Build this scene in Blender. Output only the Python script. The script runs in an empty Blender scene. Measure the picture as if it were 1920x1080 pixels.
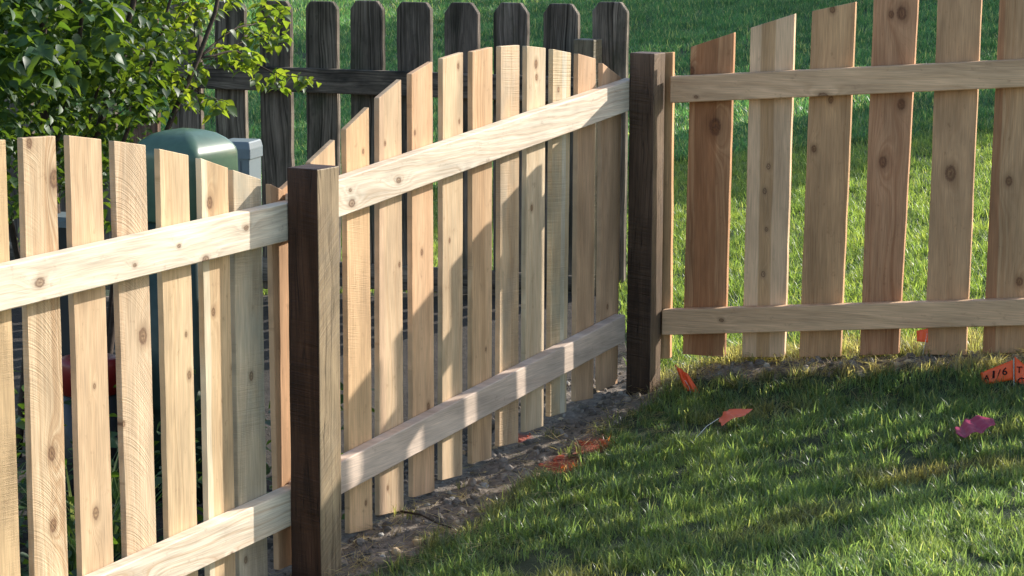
import bpy, bmesh, math, random
import numpy as np
from mathutils import Vector, Matrix, noise

random.seed(7); RNG = np.random.default_rng(7)
SC = bpy.context.scene; COL = SC.collection
R = math.radians

# ------------------------------------------------------------------ camera, sky, sun, exposure
F_PX = 4500.0
PITCH = math.atan(740.0 / F_PX)
ROLL = R(0.23)
EYE = np.array([0.0, 0.0, 1.6])
_fw = np.array([0, math.cos(PITCH), -math.sin(PITCH)])
_rt = np.array([1.0, 0, 0]); _up = np.cross(_rt, _fw)
CR = _rt * math.cos(ROLL) + _up * math.sin(ROLL)
CU = _up * math.cos(ROLL) - _rt * math.sin(ROLL)
cam = bpy.data.cameras.new('camera'); cam_o = bpy.data.objects.new('camera', cam); COL.objects.link(cam_o)
cam.sensor_width = 36; cam.lens = F_PX / 1920 * 36; cam.clip_start = 0.05; cam.clip_end = 600
cam_o.matrix_world = Matrix(((CR[0], CU[0], -_fw[0], EYE[0]), (CR[1], CU[1], -_fw[1], EYE[1]),
                             (CR[2], CU[2], -_fw[2], EYE[2]), (0, 0, 0, 1)))
SC.camera = cam_o

SUN_AZ = math.atan2(0.853, 0.521)     # measured from +Y towards +X
SUN_EL = R(26.5)
world = bpy.data.worlds.new('World'); SC.world = world; world.use_nodes = True
wn = world.node_tree; bg = wn.nodes['Background']
sky = wn.nodes.new('ShaderNodeTexSky'); sky.sky_type = 'NISHITA'; sky.sun_disc = False
sky.sun_elevation = SUN_EL; sky.sun_rotation = SUN_AZ; sky.air_density = 1.0; sky.dust_density = 1.2; sky.ozone_density = 0.8
wn.links.new(sky.outputs[0], bg.inputs[0]); bg.inputs[1].default_value = 0.15
sun = bpy.data.lights.new('sun', 'SUN'); sun.energy = 3.9; sun.angle = R(0.5); sun.color = (1.0, 0.95, 0.87)
sun_o = bpy.data.objects.new('sun', sun); COL.objects.link(sun_o)
SUN_DIR = Vector((math.sin(SUN_AZ) * math.cos(SUN_EL), math.cos(SUN_AZ) * math.cos(SUN_EL), math.sin(SUN_EL)))
sun_o.rotation_euler = SUN_DIR.to_track_quat('Z', 'Y').to_euler()
SC.view_settings.view_transform = 'Standard'; SC.view_settings.look = 'None'
SC.view_settings.exposure = 0.86; SC.view_settings.gamma = 1.0; SC.view_settings.use_curve_mapping = False
SC.render.engine = 'CYCLES'
SC.cycles.use_denoising = True
SC.cycles.max_bounces = 8; SC.cycles.transparent_max_bounces = 8

# ------------------------------------------------------------------ surveying helpers: a measured sight line meets a real plane
def sight(x, y):
    return _fw + CR * (x - 960) / F_PX - CU * (y - 540) / F_PX
def hit(x, y, P, n):
    d = sight(x, y); return EYE + d * (np.dot(np.asarray(P) - EYE, n) / np.dot(d, n))
def at_depth(x, y, Z):
    return EYE + sight(x, y) * Z

# plan of the fences
FU = np.array([0.48601, 0.87395, 0.0]); FN = np.array([FU[1], -FU[0], 0.0])     # along the left fence, out of it to the lawn
P0 = at_depth(1175, 400, 7.65)
RA = R(19.0)
RU = np.array([math.cos(RA), -math.sin(RA), 0.0]); RN = np.array([-math.sin(RA), -math.cos(RA), 0.0])  # right fence, normal to the camera
S0 = at_depth(1255, 400, 7.66)
DA = R(24.0)
DU = np.array([math.cos(DA), -math.sin(DA), 0.0]); DN = np.array([-math.sin(DA), -math.cos(DA), 0.0])  # old dark fence
D0 = at_depth(1110, 200, 9.45)

def sstep(x, a, b):
    t = min(max((x - a) / (b - a), 0.0), 1.0); return t * t * (3 - 2 * t)
def ground_z(x, y):
    z = 0.012 + 0.36 * math.tanh((x - 0.42) / 3.0) + 0.02 * (y - 7.5)
    d = (x - S0[0]) * RN[0] + (y - S0[1]) * RN[1]            # in front of the right fence
    fn = (x - P0[0]) * FN[0] + (y - P0[1]) * FN[1]
    return z + 0.062 * sstep(-d, -0.30, -0.02) * sstep(fn, 0.07, 0.26) * (1 - sstep(y, 9.0, 14.0) * 0.5)

def ground_hit(x, y):
    d = sight(x, y); t = 3.0
    for _ in range(60):
        p = EYE + d * t
        t += (p[2] - ground_z(p[0], p[1])) / max(-d[2], 0.02) * 0.7
    return EYE + d * t

# ------------------------------------------------------------------ object helpers
def tag(o, label=None, cat=None, group=None, kind=None):
    if label: o['label'] = label
    if cat: o['category'] = cat
    if group: o['group'] = group
    if kind: o['kind'] = kind
    return o
def empty(name, loc, label, cat, group=None):
    o = bpy.data.objects.new(name, None); COL.objects.link(o); o.location = loc; o.empty_display_size = 0.1
    return tag(o, label, cat, group)
def mesh_obj(name, verts, faces, mat, parent=None, smooth=False, origin=None):
    """verts in world space; the object gets its own origin"""
    V = np.asarray(verts, float)
    if origin is None: origin = np.array([V[:, 0].mean(), V[:, 1].mean(), V[:, 2].min()])
    origin = np.asarray(origin, float)
    me = bpy.data.meshes.new(name); me.from_pydata((V - origin).tolist(), [], faces); me.update()
    if mat: me.materials.append(mat)
    if smooth: me.shade_smooth()
    o = bpy.data.objects.new(name, me); COL.objects.link(o)
    if parent is not None:
        o.parent = parent; o.location = Vector(origin) - _wloc(parent)
    else: o.location = origin
    return o
def _wloc(o):
    v = Vector(o.location)
    while o.parent is not None:
        o = o.parent; v = v + Vector(o.location)
    return v

# ------------------------------------------------------------------ node helpers
class NT:
    def __init__(s, name):
        s.m = bpy.data.materials.new(name); s.m.use_nodes = True; s.t = s.m.node_tree; s.n = s.t.nodes
        s.b = s.n['Principled BSDF']; s.out = s.n['Material Output']
    def new(s, k, **kw):
        n = s.n.new(k)
        for a, v in kw.items(): setattr(n, a, v)
        return n
    def link(s, a, b): s.t.links.new(a, b)
    def put(s, sock, v):
        if v is None: return
        if hasattr(v, 'links') or isinstance(v, bpy.types.NodeSocket): s.link(v, sock)
        else: sock.default_value = v
    def math(s, op, a, b=None, c=None, clamp=False):
        n = s.new('ShaderNodeMath', operation=op); n.use_clamp = clamp
        s.put(n.inputs[0], a)
        if b is not None: s.put(n.inputs[1], b)
        if c is not None: s.put(n.inputs[2], c)
        return n.outputs[0]
    def comb(s, x, y, z):
        n = s.new('ShaderNodeCombineXYZ'); s.put(n.inputs[0], x); s.put(n.inputs[1], y); s.put(n.inputs[2], z); return n.outputs[0]
    def sep(s, v):
        n = s.new('ShaderNodeSeparateXYZ'); s.link(v, n.inputs[0]); return n.outputs
    def noise(s, vec, scale=5, detail=3, rough=0.5, dist=0.0):
        n = s.new('ShaderNodeTexNoise'); s.put(n.inputs['Vector'], vec); n.inputs['Scale'].default_value = scale
        n.inputs['Detail'].default_value = detail; n.inputs['Roughness'].default_value = rough; n.inputs['Distortion'].default_value = dist
        return n.outputs['Fac']
    def ramp(s, fac, stops, interp='LINEAR'):
        n = s.new('ShaderNodeValToRGB'); s.put(n.inputs[0], fac); e = n.color_ramp.elements; n.color_ramp.interpolation = interp
        while len(e) < len(stops): e.new(0.5)
        for q, (p, c) in zip(e, stops):
            q.position = p; q.color = (*c, 1) if len(c) == 3 else c
        return n.outputs[0]
    def mix(s, fac, a, b, mode='MIX'):
        n = s.new('ShaderNodeMix', data_type='RGBA', blend_type=mode); n.clamp_factor = True
        s.put(n.inputs[0], fac)
        for k, v in ((6, a), (7, b)):
            if isinstance(v, tuple): v = (*v, 1) if len(v) == 3 else v
            s.put(n.inputs[k], v)
        return n.outputs[2]
    def attr(s, name, kind='GEOMETRY'):
        n = s.new('ShaderNodeAttribute', attribute_name=name, attribute_type=kind); return n
    def mapr(s, v, a, b, c=0.0, d=1.0):
        n = s.new('ShaderNodeMapRange'); s.put(n.inputs[0], v)
        for i, q in enumerate((a, b, c, d)): n.inputs[i + 1].default_value = q
        return n.outputs[0]
    def bump(s, h, dist=0.001, strength=1.0):
        n = s.new('ShaderNodeBump'); n.inputs['Distance'].default_value = dist; n.inputs['Strength'].default_value = strength
        s.link(h, n.inputs['Height']); s.link(n.outputs[0], s.b.inputs['Normal']); return n

def wood_mat(name, light, dark, knots=(), seed=0, saw=None, saw_amt=0.0, streak=0.35, heart=None, stain=None, rough=0.75, ringf=55.0, knotcol=(0.12, 0.05, 0.03), contrast=1.3, grey=0.0, warm=True, checks=0.0):
    """board coordinates in metres in attribute 'gp': x across, y along, z through the board"""
    t = NT(name); rr = random.Random(seed)
    if warm: light = (light[0] * 1.0, light[1] * 0.94, light[2] * 0.88); dark = (dark[0] * 0.97, dark[1] * 0.90, dark[2] * 0.82)
    gp = t.attr('gp').outputs['Vector']; X, Y, Z = t.sep(gp)
    off = rr.uniform(-50, 50)
    # slow wander of the grain
    w = t.noise(t.comb(t.math('MULTIPLY', X, 6.0), t.math('MULTIPLY', Y, 1.6), off), 1.0, 2, 0.5)
    w2 = t.noise(t.comb(t.math('MULTIPLY', X, 30.0), t.math('MULTIPLY', Y, 5.0), off + 9), 1.0, 2, 0.5)
    field = t.math('ADD', X, t.math('MULTIPLY', w, 0.10))
    field = t.math('ADD', field, t.math('MULTIPLY', w2, 0.012))
    field = t.math('ADD', field, t.math('MULTIPLY', Z, 0.6))
    core = None
    for (kx, ky, kr) in knots:
        dx = t.math('SUBTRACT', X, kx); dy = t.math('SUBTRACT', Y, ky)
        ax = t.math('DIVIDE', dx, kr * 2.6); ay = t.math('DIVIDE', dy, kr * 7.0)
        q = t.math('ADD', t.math('MULTIPLY', ax, ax), t.math('MULTIPLY', ay, ay))
        g = t.math('POWER', 2.718, t.math('MULTIPLY', q, -1.0))
        field = t.math('ADD', field, t.math('MULTIPLY', g, kr * 4.5))
        bx = t.math('DIVIDE', dx, kr); by = t.math('DIVIDE', dy, kr * 1.45)
        e = t.math('SQRT', t.math('ADD', t.math('MULTIPLY', bx, bx), t.math('MULTIPLY', by, by)))
        e = t.math('ADD', e, t.math('MULTIPLY', t.math('SUBTRACT', w2, 0.5), 0.7))
        core = e if core is None else t.math('MINIMUM', core, e)
    rings = t.noise(t.comb(t.math('MULTIPLY', field, ringf * 2.2), off * 1.7, t.math('MULTIPLY', Y, 0.5)), 1.0, 3, 0.62)
    rings = t.mapr(rings, 0.36, 0.66)
    fine = t.noise(t.comb(t.math('MULTIPLY', X, 420.0), t.math('MULTIPLY', Y, 11.0), off), 1.0, 2, 0.6)
    blot = t.noise(t.comb(t.math('MULTIPLY', X, 14.0), t.math('MULTIPLY', Y, 3.0), off + 3), 1.0, 3, 0.6)
    rb = t.noise(t.comb(t.math('MULTIPLY', field, ringf * 0.45), off * 0.7, t.math('MULTIPLY', Y, 0.25)), 1.0, 2, 0.5)
    rings = t.math('MULTIPLY', rings, t.mapr(rb, 0.35, 0.62, 0.35, 1.15))
    col = t.mix(t.math('MULTIPLY', rings, min(streak * 1.25, 1)), light, dark)
    dirtn = t.noise(t.comb(t.math('MULTIPLY', X, 40.0), t.math('MULTIPLY', Y, 26.0), off + 77), 1.0, 5, 0.7)
    col = t.mix(t.mapr(dirtn, 0.60, 0.72, 0, 0.45), col, tuple(c * 0.62 for c in dark))
    tone = t.mapr(blot, 0.3, 0.7, 1.0 - 0.22 * contrast, 1.0 + 0.13 * contrast)
    if heart:                                   # band of heartwood between x0 and x1
        x0, x1, hc = heart
        xw = t.math('ADD', X, t.math('MULTIPLY', t.math('SUBTRACT', w, 0.5), 0.03))
        a = t.mapr(xw, x0 - 0.002, x0 + 0.002); b = t.mapr(xw, x1 - 0.002, x1 + 0.002, 1.0, 0.0)
        col = t.mix(t.math('MULTIPLY', t.math('MULTIPLY', a, b), t.mapr(rings, 0, 1, 0.75, 1.0)), col, hc)
    if stain:                                   # weathered blotches
        sn = t.noise(t.comb(t.math('MULTIPLY', X, 9.0), t.math('MULTIPLY', Y, 4.0), off + 20), 1.0, 4, 0.65)
        col = t.mix(t.mapr(sn, 0.48, 0.68, 0, 0.75), col, stain)
    if core is not None:
        halo = t.mapr(core, 1.0, 2.6, 0.55, 0.0)
        col = t.mix(halo, col, tuple(c * 0.55 for c in dark))
        kn = t.noise(t.comb(t.math('MULTIPLY', X, 260.0), t.math('MULTIPLY', Y, 170.0), off), 1.0, 3, 0.7)
        core = t.math('ADD', core, t.math('MULTIPLY', t.math('SUBTRACT', kn, 0.5), 0.9))
        inside = t.mapr(core, 0.75, 1.1, 0.80, 0.0)
        kc = t.mix(t.mapr(kn, 0.35, 0.62), tuple(c * 0.30 for c in dark), tuple(c * 0.85 for c in dark))
        kc = t.mix(t.mapr(core, 0.15, 0.35, 0.8, 0.0), kc, knotcol)
        col = t.mix(inside, col, kc)
        edge = t.mapr(t.math('ABSOLUTE', t.math('SUBTRACT', core, 0.95)), 0.05, 0.40, 0.6, 0.0)
        col = t.mix(edge, col, knotcol)
    mul = t.new('ShaderNodeVectorMath', operation='SCALE')
    t.link(col, mul.inputs[0])
    ft = t.mapr(fine, 0.3, 0.7, 1.0 - 0.15 * contrast, 1.0 + 0.09 * contrast)
    t.link(t.math('MULTIPLY', tone, ft), mul.inputs['Scale'])
    h = t.math('MULTIPLY', fine, 0.35)
    h = t.math('SUBTRACT', h, t.math('MULTIPLY', rings, 0.25))
    colo = mul.outputs[0]
    if checks:
        cn = t.noise(t.comb(t.math('ADD', t.math('MULTIPLY', X, 55.0), t.math('MULTIPLY', w, 3.0)), t.math('MULTIPLY', Y, 1.1), off + 55), 1.0, 2, 0.5)
        ck = t.mapr(t.math('ABSOLUTE', t.math('SUBTRACT', cn, 0.5)), 0.0, 0.012, checks, 0.0)
        colo = t.mix(ck, colo, tuple(c * 0.25 for c in dark)); h = t.math('SUBTRACT', h, t.math('MULTIPLY', ck, 2.0))
    if saw:
        ax_, ay_, cur = saw                      # direction of the blade marks
        s_ = t.math('ADD', t.math('MULTIPLY', X, ax_), t.math('MULTIPLY', Y, ay_))
        s_ = t.math('ADD', s_, t.math('MULTIPLY', t.math('MULTIPLY', X, X), cur))
        sj = t.noise(t.comb(t.math('MULTIPLY', s_, 1.0), off, t.math('MULTIPLY', X, 3.0)), 1.0, 2, 0.7)
        sm = t.mapr(sj, 0.35, 0.65)
        msk = t.mapr(t.noise(t.comb(t.math('MULTIPLY', X, 7.0), t.math('MULTIPLY', Y, 4.0), off + 31), 1.0, 2, 0.5), 0.38, 0.6)
        sm = t.math('MULTIPLY', sm, msk)
        h = t.math('ADD', h, t.math('MULTIPLY', sm, 1.6 * saw_amt))
        colo = t.mix(t.math('MULTIPLY', sm, 0.22 * saw_amt), colo, tuple(c * 0.45 for c in dark))
    t.link(colo, t.b.inputs['Base Color'])
    t.b.inputs['Roughness'].default_value = rough
    t.b.inputs['Specular IOR Level'].default_value = 0.25
    t.bump(h, 0.0014, 0.7)
    return t.m

def board(name, q, nrm, thick, mat, parent, bevel=0.0012, back=True, top=None):
    """q: front outline, 4+ world points counter-clockwise seen from the front starting bottom-left; extruded away from nrm"""
    q = [np.asarray(p, float) for p in q]; nrm = np.asarray(nrm, float)
    o0 = (q[0] + q[1]) / 2
    ax = q[1] - q[0]; ax = ax - np.array([0, 0, 0]); 
    ay = np.array([0, 0, 1.0])
    return solid(name, q, nrm, thick, mat, parent, bevel, o0, ax / np.linalg.norm(ax), ay)

def solid(name, q, nrm, thick, mat, parent, bevel, o0, axx, axy, seed=None, rough_edge=0.0):
    if rough_edge:
        rj = random.Random(int(abs(q[0][0] * 1e4)) + 5); q2 = []
        for i_, p in enumerate(q):
            p2 = q[(i_ + 1) % len(q)]; L_ = np.linalg.norm(p2 - p); k_ = int(L_ / 0.07) if L_ > 0.4 else 1
            sd = np.cross((p2 - p) / L_, nrm)
            for m in range(k_): q2.append(p + (p2 - p) * (m / k_) + (sd * rj.uniform(-1, 1) * rough_edge if m else 0))
        q = q2
    bm = bmesh.new()
    fr = [bm.verts.new(Vector(p - o0)) for p in q]
    bk = [bm.verts.new(Vector(p - nrm * thick - o0)) for p in q]
    bm.faces.new(fr); bm.faces.new(bk[::-1])
    n = len(q)
    for i in range(n):
        j = (i + 1) % n
        bm.faces.new((fr[j], fr[i], bk[i], bk[j]))
    bmesh.ops.recalc_face_normals(bm, faces=bm.faces)
    if bevel > 0: bmesh.ops.bevel(bm, geom=list(bm.edges), offset=bevel, segments=1, affect='EDGES', profile=0.5)
    lay = bm.verts.layers.float_vector.new('gp')
    for v in bm.verts:
        c = np.array(v.co); v[lay] = Vector((float(c @ axx), float(c @ axy), float(-(c @ nrm))))
    me = bpy.data.meshes.new(name); bm.to_mesh(me); bm.free()
    me.materials.append(mat)
    o = bpy.data.objects.new(name, me); COL.objects.link(o)
    if parent is not None:
        o.parent = parent; o.location = Vector(o0) - _wloc(parent)
    else: o.location = o0
    return o

# ------------------------------------------------------------------ the ground: bare soil band along the fences, lawn elsewhere
def uof(p): return (p[0] - P0[0]) * FU[0] + (p[1] - P0[1]) * FU[1]
def fnof(p): return (p[0] - P0[0]) * FN[0] + (p[1] - P0[1]) * FN[1]
def rof(p): return (p[0] - S0[0]) * RU[0] + (p[1] - S0[1]) * RU[1]
def dof(p): return (p[0] - S0[0]) * RN[0] + (p[1] - S0[1]) * RN[1]
_edge = [ground_hit(*q) for q in [(600, 1130), (650, 1085), (760, 1040), (850, 1000), (905, 960), (960, 925), (1015, 885), (1080, 850), (1140, 810), (1165, 778)]]
EU = [-6.0] + [uof(p) for p in _edge] + [0.4]; EN = [fnof(_edge[0])] + [fnof(p) for p in _edge] + [0.0]
_edge2 = [ground_hit(*q) for q in [(1165, 778), (1215, 765), (1260, 722), (1320, 712), (1400, 707), (1500, 703), (1600, 695), (1700, 684), (1920, 680)]]
ER = [rof(p) for p in _edge2] + [8.0]; ED = [dof(p) for p in _edge2] + [0.05]
def dirt_at(x, y):
    """>0 inside the bare soil (metres from its edge, roughly)"""
    p = (x, y); u = uof(p); fn = fnof(p); r = rof(p); d = dof(p)
    nn = 0.035 * noise.noise(Vector((x * 7, y * 7, 0))) + 0.03 * noise.noise(Vector((x * 19, y * 19, 3)))
    a = -1.0
    if d > -0.1 and fn > -0.5: a = np.interp(u, EU, EN) - fn if u < 0.3 else -1.0
    b = -1.0
    if fn > 0 and d > -0.06: b = min(np.interp(r, ER, ED) - d, r + 0.45)
    if d <= -0.06: b = d + 0.06
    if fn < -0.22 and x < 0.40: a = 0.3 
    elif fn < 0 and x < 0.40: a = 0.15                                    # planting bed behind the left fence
    if fn < 0 and (x - D0[0]) * DN[0] + (y - D0[1]) * DN[1] < -0.1: a = -1
    m_ = max(a, b)
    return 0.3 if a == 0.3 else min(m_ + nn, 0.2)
PAINT = [(ground_hit(1052, 872), 0.062), (ground_hit(1112, 836), 0.06), (ground_hit(1090, 845), 0.03), (ground_hit(978, 818), 0.035)]
def paint_at(x, y):
    v = -1.0
    for c, r in PAINT:
        q = math.hypot((x - c[0]), (y - c[1]) * 0.55) / r
        v = max(v, 1.25 - q)
    return v

def axis(lo, hi, c, n, k):
    t = np.linspace(-1, 1, n); s_ = np.sinh(t * k) / math.sinh(k)
    return np.where(s_ < 0, c + s_ * (c - lo), c + s_ * (hi - c))
gx = axis(-70, 90, 0.5, 330, 7.2); gy = axis(-6, 200, 6.6, 330, 6.6)
gv = []; gd = []; gp_ = []
for y in gy:
    for x in gx:
        near = abs(x - 0.5) < 4 and 3.5 < y < 10
        z = ground_z(x, y); dd = -1.0
        if near:
            dd = dirt_at(x, y)
            lump = 0.014 * noise.noise(Vector((x * 9, y * 9, 1))) + 0.008 * noise.noise(Vector((x * 24, y * 24, 2)))
            z += lump * (1.0 if dd > 0 else 0.4)
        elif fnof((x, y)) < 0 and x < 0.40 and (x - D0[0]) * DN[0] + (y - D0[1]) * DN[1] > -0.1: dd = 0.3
        gv.append((x, y, z)); gd.append(dd); gp_.append(max(paint_at(x, y), -1.0) if near else -1.0)
nx = len(gx)
gf = [(j * nx + i, j * nx + i + 1, (j + 1) * nx + i + 1, (j + 1) * nx + i) for j in range(len(gy) - 1) for i in range(nx - 1)]

gm = NT('soil_and_turf')
tc = gm.new('ShaderNodeTexCoord').outputs['Object']
da = gm.attr('dirt').outputs['Fac']; pa = gm.attr('paint').outputs['Fac']
n1 = gm.noise(tc, 38, 5, 0.65); n2 = gm.noise(tc, 150, 4, 0.7); n3 = gm.noise(tc, 9, 3, 0.5)
soil = gm.ramp(n1, [(0.30, (0.115, 0.088, 0.066)), (0.5, (0.225, 0.178, 0.135)), (0.68, (0.35, 0.29, 0.225))])
soil = gm.mix(gm.mapr(n2, 0.5, 0.75, 0, 0.6), soil, (0.33, 0.28, 0.21))
turf = gm.ramp(n3, [(0.3, (0.030, 0.045, 0.018)), (0.7, (0.055, 0.075, 0.028))])
dm = gm.mapr(gm.math('ADD', da, gm.math('MULTIPLY', gm.math('SUBTRACT', n1, 0.5), 0.10)), -0.02, 0.02)
gcol = gm.mix(dm, turf, soil)
gcol = gm.mix(gm.mapr(da, 0.22, 0.26, 0, 0.85), gcol, (0.018, 0.014, 0.011))  # ground behind the left fence painted near black to stand for shade
pm = gm.mapr(gm.math('ADD', pa, gm.math('MULTIPLY', gm.math('SUBTRACT', n1, 0.5), 1.2)), 0.2, 0.7, 0, 0.85)
gcol = gm.mix(pm, gcol, (0.50, 0.11, 0.06))
gm.link(gcol, gm.b.inputs['Base Color']); gm.b.inputs['Roughness'].default_value = 0.95
gm.bump(gm.math('ADD', gm.math('MULTIPLY', n1, 1.0), gm.math('MULTIPLY', n2, 0.4)), 0.02, 0.9)
g_o = mesh_obj('ground', gv, gf, gm.m, origin=(0, 0, 0), smooth=True); tag(g_o, 'sloping ground of lawn and bare soil', kind='structure')
for nm, vals in (('dirt', gd), ('paint', gp_)):
    at = g_o.data.attributes.new(nm, 'FLOAT', 'POINT'); at.data.foreach_set('value', np.array(vals, np.float32))

# ------------------------------------------------------------------ new cedar fences
PALE = (0.70, 0.48, 0.29); PALED = (0.52, 0.31, 0.16)
RAILC = (0.84, 0.77, 0.64); RAILD = (0.60, 0.44, 0.30)

def picket(parent, P, nrm, q, light, dark, seed, zb=None, knots=(), saw=None, saw_amt=0.6, thick=0.016, midtop=None, label=None, **kw):
    """q: TL, TR, BR, BL sight points of the front face"""
    tl, tr, br, bl = [hit(x, y, P, nrm) for x, y in q]
    if zb is not None:
        z = zb(tl) if callable(zb) else zb
        bl = tl + (bl - tl) * ((z - tl[2]) / (bl[2] - tl[2])); br = tr + (br - tr) * ((z - tr[2]) / (br[2] - tr[2]))
    return raw_picket(parent, nrm, [bl, br, tr, tl], light, dark, seed, [hit(kx, ky, P, nrm).tolist() + [kr] for kx, ky, kr in knots], saw, saw_amt, thick, midtop and hit(*midtop, P, nrm), label, **kw)

def raw_picket(parent, nrm, pts, light, dark, seed, knots=(), saw=None, saw_amt=0.6, thick=0.016, mid=None, label=None, **kw):
    bl, br, tr, tl = [np.asarray(p, float) for p in pts]
    o0 = (bl + br) / 2; axx = br - bl; axx[2] = 0; axx /= np.linalg.norm(axx)
    kk = [(float((np.array(k[:3]) - o0) @ axx), float(k[2] - o0[2]), k[3]) for k in knots]
    m = wood_mat('cedar', light, dark, kk, seed, saw, saw_amt, **kw)
    # the arc sawn across the picket top
    top = [tr, tl]
    if mid is not None: top = [tr, np.asarray(mid, float), tl]
    rr = random.Random(seed)
    br2 = br + np.array([0, 0, rr.uniform(-.002, .002)])
    b = solid('picket', [bl, br2] + top, np.asarray(nrm), thick, m, parent, 0.0014, o0, axx, np.array([0, 0, 1.0]), rough_edge=0.0008)
    if label: b['label'] = label
    return b

def rail(parent, P, nrm, a, b, h, thick, light, dark, seed, knots=(), off=0.0, **kw):
    """a, b: world points of the bottom front edge ends"""
    a = np.asarray(a, float); b = np.asarray(b, float); axx = (b - a) / np.linalg.norm(b - a)
    up = np.array([0, 0, 1.0]) * h
    o0 = a.copy()
    kk = []
    for kx, ky, kr in knots:
        w = hit(kx, ky, P, nrm) - o0
        along = float(w @ axx); kk.append((float(w[2] - axx[2] * along), along, kr))
    m = wood_mat('rail_lumber', light, dark, kk, seed, **kw)
    return solid('rail', [a, b, b + up, a + up], np.asarray(nrm), thick, m, parent, 0.0025, o0, np.array([0, 0, 1.0]) , axx)

rnd = random.Random(3)
def vary(c, amt=0.08, rr=rnd):
    k = 1 + rr.uniform(-amt, amt); return (c[0] * k * (1 + rr.uniform(-.02, .02)), c[1] * k, c[2] * k * (1 + rr.uniform(-.05, .05)))
PP = P0 - FN * 0.040       # front face of the pickets (behind the rails)

# ---- left panel
fl = empty('picket_fence_panel', (-1.6, 5.0, -0.2), 'pale arched cedar picket fence panel at the left, with planting behind it', 'fence', 'new cedar fence panels')
zl = lambda p: ground_z(p[0], p[1]) + 0.025
SAWD = (240.0, 240.0, 1500.0)
LPK = [([(-62, 268), (11, 262), (39.5, 1080), (-33, 1080)], dict(seed=11, light=(0.62, 0.46, 0.27), dark=(0.46, 0.31, 0.17), saw=(60, 900, 0), saw_amt=0.8, streak=0.2)),
      ([(42, 259), (104.4, 255), (128.4, 1075), (64.4, 1075)], dict(seed=12, light=(0.66, 0.52, 0.35), dark=(0.42, 0.26, 0.14), saw=SAWD, saw_amt=0.45, streak=0.55, knots=[(97, 850, .010), (100, 985, .009), (55, 268, .008), (101, 335, .012)])),
      ([(129, 254), (190.4, 261), (213, 1040), (153, 1065)], dict(seed=13, light=(0.66, 0.49, 0.32), dark=(0.52, 0.35, 0.2), knots=[(180, 962, .009), (177, 724, .004)], streak=0.3)),
      ([(213.5, 264), (273.6, 272), (293.3, 1000), (236.5, 1000)], dict(seed=14, light=(0.67, 0.53, 0.37), dark=(0.52, 0.34, 0.2), saw=SAWD, saw_amt=0.6, knots=[(268, 630, .012), (232, 795, .005)], streak=0.45)),
      ([(298.5, 279), (354, 291), (370, 980), (315.6, 995)], dict(seed=15, light=(0.68, 0.52, 0.33), dark=(0.52, 0.35, 0.19), knots=[(349, 627, .004), (355, 703, .006)], streak=0.35)),
      ([(376, 296.5), (428, 315), (440.5, 970), (390.7, 970)], dict(seed=16, light=(0.66, 0.49, 0.3), dark=(0.48, 0.3, 0.16), heart=(-0.06, -0.034, (0.76, 0.64, 0.45)), knots=[(393, 380, .009), (437, 690, .006), (400, 585, .006)], streak=0.45)),
      ([(437, 318.5), (489.5, 336), (501.6, 1000), (448, 1000)], dict(seed=17, light=(0.60, 0.50, 0.36), dark=(0.44, 0.34, 0.22), saw=(30, 420, 0), saw_amt=0.8, knots=[(471, 705, .007), (461, 1050, .006)], stain=(0.46, 0.42, 0.32), streak=0.25)),
      ([(507.5, 345), (549, 338), (562, 1000), (521, 1000)], dict(seed=18, light=(0.66, 0.42, 0.25), dark=(0.52, 0.3, 0.17), midtop=(529, 356), streak=0.35))]
for q, kw in LPK: picket(fl, PP, FN, q, zb=zl, **kw)
for k in range(1, 6):        # the panel goes on past the left edge of the photo
    uu = -3.02 - 0.165 * k; b0 = PP + FU * uu
    zt = 1.06 - 0.035 * k * k * 0.6; g0 = ground_z(b0[0], b0[1]) + 0.025
    pts = [np.array([*(b0)[:2], g0]), np.array([*(b0 + FU * .115)[:2], g0]), np.array([*(b0 + FU * .115)[:2], zt]), np.array([*b0[:2], zt - 0.01 * k])]
    raw_picket(fl, FN, pts, vary(PALE), vary(PALED), 60 + k, streak=0.35)
def rail_pts(x1, y1, x2, y2, u1, u2):
    a = hit(x1, y1, P0, FN); b = hit(x2, y2, P0, FN); ua = uof(a); ub = uof(b)
    f = lambda u: a + (b - a) * ((u - ua) / (ub - ua))
    return f(u1), f(u2)
a, b = rail_pts(0, 585, 537, 452.5, -4.05, -1.862)
rail(fl, P0, FN, a, b, 0.095, 0.038, RAILC, RAILD, 21, knots=[(74, 512, .009), (82, 550, .005), (252, 476, .004), (335, 438, .004), (385, 462, .008), (461, 402, .006)], streak=0.55)
a, b = rail_pts(350, 1080, 548, 985.5, -4.05, -1.862)
rail(fl, P0, FN, a, b, 0.095, 0.038, RAILC, RAILD, 22, knots=[(421, 1003, .011), (253, 1040, .009), (300, 1072, .010), (432, 974, .003)], streak=0.6)

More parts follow.
